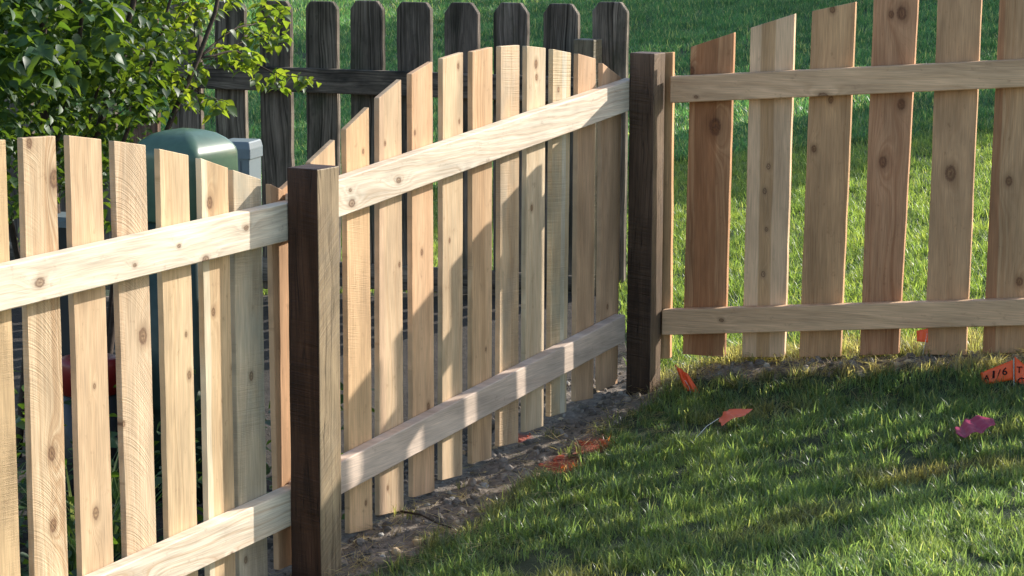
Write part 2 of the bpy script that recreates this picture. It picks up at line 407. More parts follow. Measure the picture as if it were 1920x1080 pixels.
# ---- middle panel
fm = empty('picket_fence_panel', (-0.1, 6.7, -0.1), 'new cedar picket fence panel with arched top between the two dark posts', 'fence', 'new cedar fence panels')
zm = None
MP = [([(582, 305), (628, 262), (640, 1015), (596, 1030)], dict(seed=30, light=(0.66, 0.47, 0.29), dark=(0.52, 0.35, 0.2))),
      ([(648.4, 243), (692, 201), (699, 990.7), (655.5, 1001)], dict(seed=31, knots=[(681, 284, .004), (686, 943, .004)], saw=(80, 400, 0), saw_amt=0.3)),
      ([(710.5, 184), (752.5, 149), (757.5, 956), (711.5, 967)], dict(seed=32, light=(0.66, 0.5, 0.33), heart=(-0.058, -0.03, (0.6, 0.40, 0.25)), knots=[(722, 269, .004), (749, 496, .004), (727, 915, .004)])),
      ([(771.5, 139), (811, 115.5), (815, 922), (774.4, 933)], dict(seed=33, knots=[(778, 249, .004), (791, 473, .005), (803, 762, .007)], streak=0.4)),
      ([(830, 110), (868.6, 98), (867, 891), (829, 901)], dict(seed=34, light=(0.64, 0.5, 0.33), knots=[(859, 124, .005), (861, 228, .004), (843, 451, .004)], streak=0.4)),
      ([(885.8, 97), (923.8, 88.5), (922, 859), (885, 870)], dict(seed=35, light=(0.66, 0.46, 0.28), dark=(0.48, 0.29, 0.15), streak=0.6, knots=[(911, 655, .004)])),
      ([(939, 87), (974.4, 84.5), (972, 829), (936, 838)], dict(seed=36, light=(0.64, 0.48, 0.31), saw=(20, 330, 0), saw_amt=0.8, stain=(0.50, 0.40, 0.28))),
      ([(988, 86), (1023.5, 90), (1019, 800), (984.4, 811)], dict(seed=37, light=(0.68, 0.56, 0.39), knots=[(1005, 120, .008), (1006, 145, .006), (997, 390, .006)], streak=0.35)),
      ([(1037, 92), (1071, 99), (1062, 773), (1031, 782)], dict(seed=38, light=(0.62, 0.52, 0.34), knots=[(1047, 168, .005)], saw=(10, 160, 0), saw_amt=0.9, stain=(0.42, 0.38, 0.27), heart=(0.012, 0.04, (0.66, 0.60, 0.46)))),
      ([(1084, 100.5), (1117.5, 110), (1112.5, 746), (1079, 753)], dict(seed=39, light=(0.60, 0.41, 0.26))),
      ([(1130, 118), (1166, 146), (1158, 719), (1124.4, 733)], dict(seed=40, light=(0.58, 0.39, 0.25), knots=[(1139, 575, .005)]))]
for q, kw in MP:
    kw.setdefault('light', vary(PALE, 0.05)); kw.setdefault('dark', vary(PALED, 0.05)); kw.setdefault('streak', 0.35)
    picket(fm, PP, FN, q, **kw)
a, b = rail_pts(636, 408, 1180, 208, -1.858, 0.05)
rail(fm, P0, FN, a, b, 0.097, 0.038, RAILC, RAILD, 23, knots=[(659, 365, .009), (656, 341, .004), (746, 309, .007), (808, 335, .006), (875, 277, .009), (917, 288, .008), (1040, 231, .008)], streak=0.55)
a, b = rail_pts(645, 925, 1172, 640.5, -1.858, 0.0)
rail(fm, P0, FN, a, b, 0.088, 0.038, (0.66, 0.55, 0.46), (0.5, 0.38, 0.3), 24, streak=0.25)

# ---- right panels
SP = S0 - RN * 0.040
def honey(c): return (c[0] * 1.10, c[1] * 0.97, c[2] * 0.80)
fr = empty('picket_fence_panel', (1.6, 7.4, 0.15), 'backlit cedar picket fence panel with wide gaps, right of the tall corner post', 'fence', 'new cedar fence panels')
BR1 = (0.42, 0.245, 0.15)
RP = [([(1196, 104), (1261.5, 98), (1256, 672), (1192, 676)], dict(seed=50, light=(0.6, 0.42, 0.27), dark=(0.45, 0.28, 0.16))),
      ([(1295, 88), (1376, 61), (1358, 669), (1280, 664)], dict(seed=51, light=(0.50, 0.33, 0.22), dark=(0.27, 0.13, 0.07), heart=(-0.042, 0.030, (0.33, 0.165, 0.09)), knots=[(1341, 237, .0145), (1297, 133, .008)], streak=0.5)),
      ([(1407.6, 52), (1489.8, 26), (1470, 671), (1391, 670)], dict(seed=52, light=(0.66, 0.55, 0.45), dark=(0.55, 0.43, 0.33), heart=(-0.022, 0.022, (0.45, 0.31, 0.19)), knots=[(1441, 312, .005), (1434, 358, .005), (1431, 514, .005), (1437, 430, .004)], streak=0.25)),
      ([(1523, 15), (1604, -1), (1575, 670), (1498, 670)], dict(seed=53, light=(0.52, 0.38, 0.26), dark=(0.38, 0.24, 0.15), knots=[(1561, 18, .006), (1526, 279, .006), (1558, 187, .006)], streak=0.35)),
      ([(1638, 0), (1720.5, 0), (1684, 665), (1612, 667)], dict(seed=54, light=(0.47, 0.31, 0.22), dark=(0.31, 0.17, 0.11), knots=[(1691, 25, .011), (1671, 27, .006), (1656, 304, .010), (1690, 196, .009)], streak=0.55)),
      ([(1758, 0), (1840, 0), (1811, 665), (1733, 665)], dict(seed=55, light=(0.52, 0.38, 0.27), dark=(0.40, 0.26, 0.17), knots=[(1783, 325, .013)], streak=0.3)),
      ([(1874.6, 0), (1957, 0), (1922, 663), (1842, 663)], dict(seed=56, light=(0.50, 0.37, 0.26), dark=(0.38, 0.24, 0.15), heart=(-0.08, -0.030, (0.36, 0.19, 0.11)), knots=[(1892, 340, .008), (1912, 528, .008)], streak=0.45))]
_m = [hit(x, y, SP, RN) for x, y in ((1295, 88), (1489.8, 26), (1604, -1))]
_rt = np.polyfit([rof(p) for p in _m] + [1.2, 2.3], [p[2] for p in _m] + [1.345, 1.24], 2)
def rtop(r): return float(np.polyval(_rt, r))
for i, (q, kw) in enumerate(RP):
    kw['thick'] = 0.027; kw['light'] = honey(kw['light']); kw['dark'] = honey(kw['dark']); kw['streak'] = kw['streak'] * 1.25 if 'streak' in kw else 0.5; kw['contrast'] = 1.35; kw['knots'] = [(a_, b_, c_ * 1.12) for a_, b_, c_ in kw.get('knots', ())]
    if 'heart' in kw: kw['heart'] = (kw['heart'][0], kw['heart'][1], honey(kw['heart'][2]))
    if i < 3: picket(fr, SP, RN, q, **kw); continue
    tl, tr, br, bl = [hit(x, y, SP, RN) for x, y in q]
    zz = [rtop(rof(tl)), rtop(rof(tr))]
    tl2 = bl + (tl - bl) * ((zz[0] - bl[2]) / (tl[2] - bl[2])); tr2 = br + (tr - br) * ((zz[1] - br[2]) / (tr[2] - br[2]))
    kn = [hit(kx, ky, SP, RN).tolist() + [kr] for kx, ky, kr in kw.pop('knots')]
    raw_picket(fr, RN, [bl, br, tr2, tl2], knots=kn, **kw)
def plain_picket(par, r0, zt0, zt1, seed):
    b0 = SP + RU * r0; b1 = SP + RU * (r0 + 0.133); g0 = ground_z(b0[0], b0[1]) + 0.03
    pts = [np.array([b0[0], b0[1], g0]), np.array([b1[0], b1[1], g0]), np.array([b1[0], b1[1], zt1]), np.array([b0[0], b0[1], zt0])]
    raw_picket(par, RN, pts, vary((0.5, 0.36, 0.25), .15), vary((0.36, 0.22, 0.14), .1), seed, streak=0.4)
for k in range(6):
    r0 = 1.196 + 0.19 * k; plain_picket(fr, r0, rtop(r0), rtop(r0 + .133), 70 + k)
def rrail(par, x1, y1, x2, y2, r1, r2, h, seed, **kw):
    a = hit(x1, y1, S0, RN); b = hit(x2, y2, S0, RN); ra_, rb = rof(a), rof(b)
    f = lambda r: a + (b - a) * ((r - ra_) / (rb - ra_))
    return rail(par, S0, RN, f(r1), f(r2), h, 0.038, (0.72, 0.51, 0.33), (0.50, 0.32, 0.19), seed, **kw)
rrail(fr, 1255, 193.5, 1920, 163.5, -0.004, 2.36, 0.084, 25, knots=[(1542, 158, .010), (1406, 181, .007), (1305, 178, .004), (1852, 143, .013)], streak=0.4)
rrail(fr, 1243, 628.5, 1920, 610.5, -0.02, 2.36, 0.082, 26, knots=[(1352, 590, .005)], streak=0.4)
# ---- posts
def post(pix_l, pix_c, n0, w_u, w_n, zt, label, seed, P=P0, U=FU, N=FN, u0=0.0, knots=(), dirs=(0.085, 0.047, 0.032), dk=(0.03, 0.016, 0.011), face2=False, lawn_face_c=((0.42, 0.33, 0.21), (0.20, 0.14, 0.085))):
    c = P + U * u0; o0 = np.array([c[0], c[1], ground_z(c[0], c[1]) - 0.10])
    h = zt - o0[2]
    bm = bmesh.new(); ring = []
    nseg = 14; rr = random.Random(seed)
    for k in range(nseg + 1):
        z = h * k / nseg; ring.append([bm.verts.new(Vector(U * (a * w_u) + N * (n0 + b_ * w_n) + np.array([0, 0, z]) + np.array([rr.uniform(-1, 1), rr.uniform(-1, 1), 0]) * 0.0006)) for a, b_ in ((0, 0), (0, 1), (1, 1), (1, 0))])
    for k in range(nseg):
        for i in range(4):
            j = (i + 1) % 4; bm.faces.new((ring[k][i], ring[k][j], ring[k + 1][j], ring[k + 1][i]))
    bm.faces.new(ring[0]); bm.faces.new(ring[-1])
    bmesh.ops.recalc_face_normals(bm, faces=bm.faces)
    ed = [e for e in bm.edges if len(e.link_faces) == 2 and e.calc_face_angle(0) > 1.0]
    bmesh.ops.bevel(bm, geom=ed, offset=0.003, segments=2, affect='EDGES', profile=0.5)
    lay = bm.verts.layers.float_vector.new('gp')
    for v in bm.verts:
        q = np.array(v.co); v[lay] = Vector((float(q @ N - q @ U), float(q[2]), float(q @ U) * 0.3))
    me = bpy.data.meshes.new('fence_post'); bm.to_mesh(me); bm.free()
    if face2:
        raw = (wood_mat('post_timber_lawn_face', lawn_face_c[0], lawn_face_c[1], (), seed + 40, saw=(110.0, 150.0, 60.0), saw_amt=1.6, streak=0.5, rough=0.6, ringf=22, contrast=1.6, checks=0.7, stain=tuple(0.55 * c for c in lawn_face_c[0])))
        for pf in me.polygons: pf.material_index = 1 if pf.normal.dot(Vector(N)) > 0.8 else 0  # the face towards the lawn gets its own paler colour
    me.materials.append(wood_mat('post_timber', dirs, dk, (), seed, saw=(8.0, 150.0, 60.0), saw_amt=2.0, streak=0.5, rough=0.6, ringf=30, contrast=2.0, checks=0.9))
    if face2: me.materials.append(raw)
    o = bpy.data.objects.new('fence_post', me); COL.objects.link(o); o.location = o0
    return tag(o, label, 'post')
zA = hit(593, 318, P0 + FN * .09, FN)[2]; zB = hit(1231, 100, P0 + FN * .085, FN)[2]
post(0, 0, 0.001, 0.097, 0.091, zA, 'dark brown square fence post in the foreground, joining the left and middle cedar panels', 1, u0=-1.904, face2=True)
post(0, 0, 0.001, 0.082, 0.086, zB, 'taller dark fence post at the corner where the middle and right cedar panels meet', 2, u0=0.006, dirs=(0.115, 0.078, 0.055), dk=(0.045, 0.028, 0.02), face2=True, lawn_face_c=((0.25, 0.18, 0.12), (0.10, 0.065, 0.045)))  # lawn-side face colour darkened to stand for the shadow covering it

# ---- old weathered fence behind
OLD = (0.26, 0.228, 0.195); OLDD = (0.04, 0.034, 0.028)
fo = empty('weathered_picket_fence', (-0.8, 9.8, -0.1), 'old blackened picket fence with dog-eared tops behind the new fence', 'fence')
def opk(r0, w, zt, seed, zb=None, lean=0.0, col=OLD, dk=OLDD):
    b0 = D0 + DU * r0; b1 = D0 + DU * (r0 + w); g0 = ground_z(b0[0], b0[1]) + 0.04 if zb is None else zb
    e = 0.032 + random.Random(seed).uniform(-.008, .01)
    U = DU; mk = lambda r, z: np.array([*(D0 + DU * (r + lean * z))[:2], z])
    q = [mk(r0, g0), mk(r0 + w, g0), mk(r0 + w, zt - e), mk(r0 + w - e * 0.75, zt), mk(r0 + e * 0.75, zt), mk(r0, zt - e)]
    m = wood_mat('weathered_board', col, dk, (), seed, streak=0.8, stain=(0.065, 0.068, 0.045), contrast=2.4, ringf=70, rough=0.9)
    solid('picket', q, DN, 0.032, m, fo, 0.004, (q[0] + q[1]) / 2, DU, np.array([0, 0, 1.0]), rough_edge=0.002)
meas = [(-1.281, .144, 1.158), (-1.073, .147, 1.165), (-0.86, .150, 1.164), (-0.645, .147, 1.167), (-0.428, .146, 1.171), (-0.213, .148, 1.172), (-0.004, .146, 1.183), (-1.501, .146, 1.156), (-1.72, .146, 1.148)]
for i, (r0, w, zt) in enumerate(meas): opk(r0, w, zt, 100 + i, col=vary(OLD, .2), dk=OLDD)
for k in range(1, 9): opk(-1.72 - 0.217 * k, .146, 1.145 - 0.004 * k, 120 + k, col=vary(OLD, .25) if k != 2 else (0.30, 0.19, 0.14), dk=OLDD)
def orail(z0, z1, h, r1, r2, seed):
    a = D0 + DU * r1 + DN * 0.041; b = D0 + DU * r2 + DN * 0.041; a[2] = z0; b[2] = z1
    m = wood_mat('weathered_rail', OLD, OLDD, (), seed, streak=0.8, contrast=2.5, stain=(0.03, 0.028, 0.026), rough=0.9)
    ax = (b - a) / np.linalg.norm(b - a); up = np.array([0, 0, h])
    solid('rail', [a, b, b + up, a + up], DN, 0.038, m, fo, 0.004, a.copy(), np.array([0, 0, 1.0]), ax)
orail(0.778, 0.788, 0.10, -3.5, 0.10, 140); orail(-0.05, 0.0, 0.10, -3.5, 0.10, 141)
# its end post, mossy and grey
e0 = hit(1112, 200, D0 + DN * 0.14, DN)
po = post(0, 0, 0.0, 0.085, 0.09, hit(1112, 75, D0 + DN * .14, DN)[2], 'x', 5, P=np.array([e0[0], e0[1], 0]) - DU * 0.085 - DN * 0.09, U=DU, N=DN, u0=0.0, dirs=(0.26, 0.235, 0.17), dk=(0.035, 0.03, 0.022))
for k_ in ('label', 'category'): del po[k_]
po.name = 'post'; po.parent = fo; po.location = Vector(po.location) - _wloc(fo)

# ------------------------------------------------------------------ simple materials
def flat(name, col, rough=0.6, spec=0.4, var=0.0, scale=20, coat=0.0, bumpd=0.0):
    t = NT(name); tcn = t.new('ShaderNodeTexCoord').outputs['Object']
    n = t.noise(tcn, scale, 4, 0.6)
    t.link(t.mix(t.mapr(n, 0.35, 0.7, 0, 1), col, tuple(c * (1 - var) for c in col)), t.b.inputs['Base Color'])
    t.put(t.b.inputs['Roughness'], t.mapr(n, 0.3, 0.7, rough * 0.85, min(rough * 1.15, 1)))
    t.b.inputs['Specular IOR Level'].default_value = spec; t.b.inputs['Coat Weight'].default_value = coat
    if bumpd: t.bump(n, bumpd, 0.6)
    return t.m
def leafy(name, transl=0.45, attr=None, kind='GEOMETRY', base=(0.05, 0.11, 0.02), tcol=(0.18, 0.34, 0.03), rough=0.4, rand=0.35, spec=0.4):
    t = NT(name)
    if attr:
        c = t.attr(attr, kind).outputs['Color']
    else: c = None
    rv = t.attr('rnd').outputs['Fac']
    if c is None:
        c = t.mix(rv, base, tuple(q * (1 + rand) for q in base)); tc_ = t.mix(rv, tcol, (tcol[0] * 1.5, tcol[1] * 1.15, tcol[2]))
    else:
        hs = t.new('ShaderNodeHueSaturation'); t.link(c, hs.inputs['Color']); t.put(hs.inputs['Value'], t.mapr(rv, 0, 1, 1 - rand, 1 + rand)); c = t.mix(t.mapr(rv, 0.86, 0.90, 0, 0.55), hs.outputs[0], (0.34, 0.33, 0.20))
        g = t.new('ShaderNodeGamma'); t.link(c, g.inputs[0]); g.inputs[1].default_value = 1.0
        tm = t.new('ShaderNodeMix', data_type='RGBA', blend_type='MULTIPLY'); tm.inputs[0].default_value = 1.0
        t.link(c, tm.inputs[6]); tm.inputs[7].default_value = (2.9, 2.75, 1.15, 1); tm.clamp_result = False; tc_ = tm.outputs[2]
    t.link(c, t.b.inputs['Base Color']); t.b.inputs['Roughness'].default_value = rough; t.b.inputs['Specular IOR Level'].default_value = spec
    tr = t.new('ShaderNodeBsdfTranslucent'); t.link(tc_, tr.inputs[0])
    mx = t.new('ShaderNodeMixShader'); mx.inputs[0].default_value = transl
    t.link(t.b.outputs[0], mx.inputs[1]); t.link(tr.outputs[0], mx.inputs[2]); t.link(mx.outputs[0], t.out.inputs[0])
    return t.m

# ------------------------------------------------------------------ scatter: many small things nobody could count, through geometry nodes
def hidden_mesh(name, V, Fc, mat, rnd_=None):
    me = bpy.data.meshes.new(name); me.from_pydata(V, [], Fc); me.update(); me.materials.append(mat)
    if rnd_ is not None:
        a = me.attributes.new('rnd', 'FLOAT', 'POINT'); a.data.foreach_set('value', np.array(rnd_, np.float32))
    me.shade_smooth()
    return bpy.data.objects.new(name, me)
def scatter(name, pts, rot, scl, col, idx, variants, mat, label):
    me = bpy.data.meshes.new(name); me.from_pydata(np.asarray(pts).tolist(), [], []); me.materials.append(mat)
    a = me.attributes.new('rot', 'FLOAT_VECTOR', 'POINT'); a.data.foreach_set('vector', np.asarray(rot, np.float32).ravel())
    a = me.attributes.new('scl', 'FLOAT_VECTOR', 'POINT'); a.data.foreach_set('vector', np.asarray(scl, np.float32).ravel())
    c4 = np.ones((len(pts), 4), np.float32); c4[:, :3] = col
    a = me.attributes.new('tcol', 'FLOAT_COLOR', 'POINT'); a.data.foreach_set('color', c4.ravel())
    a = me.attributes.new('idx', 'INT', 'POINT'); a.data.foreach_set('value', np.asarray(idx, np.int32))
    o = bpy.data.objects.new(name, me); COL.objects.link(o); tag(o, label, kind='stuff')
    ng = bpy.data.node_groups.new(name, 'GeometryNodeTree')
    ng.interface.new_socket('Geometry', in_out='INPUT', socket_type='NodeSocketGeometry')
    ng.interface.new_socket('Geometry', in_out='OUTPUT', socket_type='NodeSocketGeometry')
    N = ng.nodes; L = ng.links
    i_ = N.new('NodeGroupInput'); o_ = N.new('NodeGroupOutput'); iop = N.new('GeometryNodeInstanceOnPoints')
    g2i = N.new('GeometryNodeGeometryToInstance')
    for v in variants[::-1]:
        oi = N.new('GeometryNodeObjectInfo'); oi.inputs['Object'].default_value = v; L.new(oi.outputs['Geometry'], g2i.inputs[0])
    def na(nm, dt):
        n = N.new('GeometryNodeInputNamedAttribute'); n.data_type = dt; n.inputs[0].default_value = nm; return n.outputs[0]
    L.new(i_.outputs[0], iop.inputs['Points']); L.new(g2i.outputs[0], iop.inputs['Instance'])
    iop.inputs['Pick Instance'].default_value = True
    L.new(na('idx', 'INT'), iop.inputs['Instance Index'])
    e2r = N.new('FunctionNodeEulerToRotation'); L.new(na('rot', 'FLOAT_VECTOR'), e2r.inputs[0]); L.new(e2r.outputs[0], iop.inputs['Rotation'])
    L.new(na('scl', 'FLOAT_VECTOR'), iop.inputs['Scale'])
    L.new(iop.outputs[0], o_.inputs[0])
    md = o.modifiers.new('scatter', 'NODES'); md.node_group = ng
    return o

def blades(n, rad, hmin, hmax, width, bend, rr, segs=3, flatten=0.0):
    V = []; Fc = []; Q = []
    for _ in range(n):
        a = rr.uniform(0, 6.283); r = rad * math.sqrt(rr.random()); x, y = r * math.cos(a), r * math.sin(a)
        h = rr.uniform(hmin, hmax); w = width * rr.uniform(0.7, 1.2); d = rr.uniform(0, 6.283); b = rr.uniform(0.15, 1.0) * bend
        tw = d + 1.57 + rr.uniform(-.6, .6); q = rr.random(); b0 = len(V)
        for k in range(segs + 1):
            t = k / segs; off = h * b * t * t; z = h * (t - 0.35 * b * t * t) * (1 - flatten) 
            ww = w * (1 - t ** 1.6) * 0.5 * (0.7 + 0.6 * min(t * 3, 1))
            cx, cy = x + math.cos(d) * (off + flatten * h * t), y + math.sin(d) * (off + flatten * h * t)
            if k < segs:
                V += [(cx - math.cos(tw) * ww, cy - math.sin(tw) * ww, z), (cx + math.cos(tw) * ww, cy + math.sin(tw) * ww, z)]; Q += [q, q]
            else: V.append((cx, cy, z)); Q.append(q)
        for k in range(segs - 1): Fc.append((b0 + 2 * k, b0 + 2 * k + 1, b0 + 2 * k + 3, b0 + 2 * k + 2))
        Fc.append((b0 + 2 * segs - 2, b0 + 2 * segs - 1, b0 + 2 * segs))
    return V, Fc, Q

grass_m = leafy('grass_blade', 0.52, 'tcol', 'INSTANCER', rough=0.38, rand=0.35, spec=0.45)
rr = random.Random(5)
near_v = [hidden_mesh('grass_tuft', *blades(15, 0.028, 0.028, 0.062, 0.0034, 0.9, rr)[:2], grass_m, None) for _ in range(0)]
def variants(k, *a, **kw):
    out = []
    for _ in range(k):
        V, Fc, Q = blades(*a, rr=rr, **kw); out.append(hidden_mesh('tuft', V, Fc, grass_m, Q))
    return out
near_v = variants(8, 24, 0.032, 0.018, 0.055, 0.0028, 1.1)
far_v = variants(4, 26, 0.075, 0.035, 0.065, 0.0065, 0.8, segs=2)
straw_v = variants(4, 7, 0.05, 0.03, 0.08, 0.0028, 0.5, flatten=0.92)

def lawn_colour(x, y, kind):
    a = noise.noise(Vector((x * 1.3, y * 1.3, 7))); b = noise.noise(Vector((x * 4.5, y * 4.5, 2)))
    g = np.array((0.106, 0.172, 0.086)) * (1 + 0.30 * b)
    yel = np.array((0.19, 0.245, 0.10)); dry = np.array((0.20, 0.165, 0.095))
    if kind == 'far': return np.array((0.062, 0.150, 0.082)) * (1 + 0.35 * b + 0.2 * a)
    t = max(0, b * 0.9 + a * 0.4); g = g * (1 - min(t, .6)) + yel * min(t, .6)
    if kind == 'near':
        w = max(0, noise.noise(Vector((x * 2.6, y * 3.6, 31))) - 0.20) * 1.8
        g = g * (1 - min(w, .75)) + dry * min(w, .75)
    return g
def sample(n, x0, x1, y0, y1):
    return np.stack([RNG.uniform(x0, x1, n), RNG.uniform(y0, y1, n)], 1)
def build_lawn():
    P_, C_, S_ = [], [], []
    for x, y in sample(27000, -0.75, 4.2, 3.9, 7.75):
        if x > 0.225 * y + 2.0 or x < -0.225 * y - 0.55: continue
        if fnof((x, y)) < 0: continue
        dd = dirt_at(x, y)
        if dd > 0.0 and RNG.random() > 0.04: continue
        if dd > -0.05 and RNG.random() < 0.45: continue
        if paint_at(x, y) > 0.2 and RNG.random() < 0.8: continue
        if noise.noise(Vector((x * 4.2, y * 4.2, 77))) > 0.27 and RNG.random() < 0.8: continue
        P_.append((x, y)); c = lawn_colour(x, y, 'near')
        if dd > -0.07: c = c * 0.6 + np.array((0.17, 0.15, 0.10)) * 0.4
        if dof((x, y)) < 0.10: c = c * 0.35 + np.array((0.33, 0.29, 0.21)) * 0.65
        if paint_at(x, y) > 0.35: c = np.array((0.42, 0.12, 0.06)) if RNG.random() < 0.6 else c
        C_.append(c * RNG.uniform(.75, 1.35)); S_.append(RNG.uniform(0.6, 1.2) * (1 + 0.45 * noise.noise(Vector((x * 6, y * 6, 50)))))
    for x, y in sample(30000, -1.6, 6.0, 6.9, 13.5):
        if x > 0.225 * y + 2.4 or x < -0.225 * y - 0.6 or dof((x, y)) > -0.05 and fnof((x, y)) > 0: continue
        if fnof((x, y)) < 0 and x < 0.42 and (x - D0[0]) * DN[0] + (y - D0[1]) * DN[1] > -0.06: continue
        P_.append((x, y)); c = lawn_colour(x, y, 'mid') * np.array((1.25, 1.18, 0.85))  # grass colour raised and yellowed to stand for the backlight here
        if dof((x, y)) > -0.2: c = c * 0.4 + np.array((0.28, 0.26, 0.17)) * 0.6
        C_.append(c); S_.append(RNG.uniform(0.8, 1.5))
    P_ = np.array(P_); n = len(P_)
    pts = np.array([(x, y, ground_z(x, y) - 0.004) for x, y in P_])
    rot = np.stack([RNG.normal(0, .12, n), RNG.normal(0, .12, n), RNG.uniform(0, 6.28, n)], 1)
    s = np.array(S_)[:, None] * np.array([[1, 1, 1]]); s[:, 2] *= RNG.uniform(0.75, 1.25, n)
    scatter('lawn_grass', pts, rot, s, np.array(C_), RNG.integers(0, 8, n), near_v, grass_m, 'green mown lawn grass on both sides of the right fence')
    P_, C_ = [], []
    for k in range(44000):
        y = 12.8 + 40 * RNG.random() ** 1.45; x = RNG.uniform(-1, 1.35) * (0.225 * y + 0.8)
        P_.append((x, y)); C_.append(lawn_colour(x * 0.5, y * 0.5, 'far'))
    n = len(P_); pts = np.array([(x, y, ground_z(x, y) - 0.004) for x, y in P_])
    rot = np.stack([RNG.normal(0, .1, n), RNG.normal(0, .1, n), RNG.uniform(0, 6.28, n)], 1)
    s = np.repeat(RNG.uniform(0.8, 1.4, n)[:, None] * (1 + (pts[:, 1:2] - 12) * 0.018), 3, 1)
    scatter('far_lawn_grass', pts, rot, s, np.array(C_), RNG.integers(0, 4, n), far_v, grass_m, 'shaded lawn grass rising far behind the fences')
build_lawn()
def build_litter():
    P_, C_, S_ = [], [], []
    for x, y in sample(11000, -0.8, 2.4, 3.9, 7.8):
        dd = dirt_at(x, y)
        if fnof((x, y)) < -0.05 or dd < -0.25: continue
        if RNG.random() > (0.22 if dd > 0.05 else 0.6 if dd > -0.06 else 0.20) * (3.2 if -0.10 < dof((x, y)) < 0.16 else 1): continue
        P_.append((x, y)); k = RNG.random()
        C_.append(np.array((0.46, 0.39, 0.26)) * (0.45 + 0.75 * k)); S_.append(RNG.uniform(0.35, 1.0))
    n = len(P_); pts = np.array([(x, y, ground_z(x, y) + 0.010) for x, y in P_])
    rot = np.stack([RNG.normal(0, .2, n), RNG.normal(0, .2, n), RNG.uniform(0, 6.28, n)], 1)
    scatter('straw_litter', pts, rot, np.repeat(np.array(S_)[:, None], 3, 1), np.array(C_), RNG.integers(0, 4, n), straw_v, grass_m, 'dry straw and dead grass lying on the bare soil')
    # clods and small stones
    sm = NT('soil_clod'); sm.link(sm.attr('tcol', 'INSTANCER').outputs['Color'], sm.b.inputs['Base Color']); sm.b.inputs['Roughness'].default_value = 0.95
    vs = []
    for k in range(4):
        bm = bmesh.new(); bmesh.ops.create_icosphere(bm, subdivisions=2, radius=1.0)
        for v in bm.verts: v.co *= 1 + 0.45 * noise.noise(v.co * 1.3 + Vector((k * 9, 0, 0)))
        me = bpy.data.meshes.new('clod'); bm.to_mesh(me); bm.free(); me.materials.append(sm.m); vs.append(bpy.data.objects.new('clod', me))
    P_, C_, S_ = [], [], []
    for x, y in sample(30000, -1.6, 2.4, 3.9, 7.9):
        dd = dirt_at(x, y)
        if dd < -0.02 or fnof((x, y)) < -0.3: continue
        P_.append((x, y)); k = RNG.random()
        c = np.array((0.20, 0.165, 0.13)) * (0.5 + 1.0 * k)
        if k > 0.95: c = np.array((0.36, 0.33, 0.28))
        if 0.90 < k < 0.93: c = np.array((0.50, 0.37, 0.23))
        if paint_at(x, y) > 0.25: c = np.array((0.6, 0.12, 0.06))
        C_.append(c); S_.append(0.0025 + 0.012 * RNG.random() ** 4)
    n = len(P_); pts = np.array([(x, y, ground_z(x, y) + 0.014 * noise.noise(Vector((x * 9, y * 9, 1))) + 0.008 * noise.noise(Vector((x * 24, y * 24, 2)))) for x, y in P_])
    rot = RNG.uniform(0, 6.28, (n, 3)); s = np.repeat(np.array(S_)[:, None], 3, 1) * RNG.uniform(0.6, 1.4, (n, 3))
    scatter('soil_crumbs', pts, rot, s, np.array(C_), RNG.integers(0, 4, n), vs, sm.m, 'crumbled soil and small stones in the bare strip by the fence')
build_litter()

# ------------------------------------------------------------------ shrub behind the left panel
def leaf_mesh(fold=0.25, droop=0.35, n=4, rr=random):
    """unit leaf along +Y, normal +Z"""
    prof = [(0.0, 0.02), (0.12, 0.16), (0.32, 0.29), (0.55, 0.27), (0.78, 0.14), (1.0, 0.0)]
    V = []; Fc = []
    for t, w in prof:
        z = -droop * t * t
        V += [(-w, t, z + fold * w), (0, t, z), (w, t, z + fold * w)]
    for k in range(len(prof) - 1):
        b = 3 * k; Fc += [(b, b + 1, b + 4, b + 3), (b + 1, b + 2, b + 5, b + 4)]
    return V, Fc
leaf_m = leafy('shrub_leaf', 0.42, None, base=(0.022, 0.054, 0.014), tcol=(0.34, 0.54, 0.04), rough=0.46, rand=0.7, spec=0.5)
bark_m = flat('shrub_bark', (0.075, 0.055, 0.042), 0.9, 0.2, 0.4, 60, bumpd=0.004)
sh0 = at_depth(120, 500, 7.7); sh0[2] = ground_z(sh0[0], sh0[1])
shrub = empty('shrub', sh0, 'large leafy green shrub spreading behind the left fence panel', 'shrub')
def tube(name, pts, r0, r1, mat, parent, seg=7):
    pts = [Vector(p) for p in pts]; V = []; Fc = []
    for i, p in enumerate(pts):
        d = (pts[min(i + 1, len(pts) - 1)] - pts[max(i - 1, 0)]).normalized(); q = d.to_track_quat('Z', 'Y')
        r = r0 + (r1 - r0) * i / (len(pts) - 1)
        for k in range(seg):
            a = 6.2832 * k / seg; V.append(p + q @ Vector((math.cos(a) * r, math.sin(a) * r, 0)))
    for i in range(len(pts) - 1):
        for k in range(seg): j = (k + 1) % seg; Fc.append((i * seg + k, i * seg + j, (i + 1) * seg + j, (i + 1) * seg + k))
    Fc.append(tuple(range(seg))[::-1]); Fc.append(tuple((len(pts) - 1) * seg + k for k in range(seg)))
    return mesh_obj(name, V, Fc, mat, parent, smooth=True, origin=pts[0])
def wob(a, b, n=8, amp=0.04, sag=0.0, rr=rnd):
    a = Vector(a); b = Vector(b); out = []
    s1, s2 = rr.uniform(0, 9), rr.uniform(0, 9)
    for k in range(n + 1):
        t = k / n; p = a.lerp(b, t); w = math.sin(t * 3.1416) * amp
        p += Vector((math.sin(t * 5 + s1) * w, math.cos(t * 4 + s2) * w, math.sin(t * 6 + s2) * w + sag * math.sin(t * 3.1416)))
        out.append(p)
    return out
stems = []
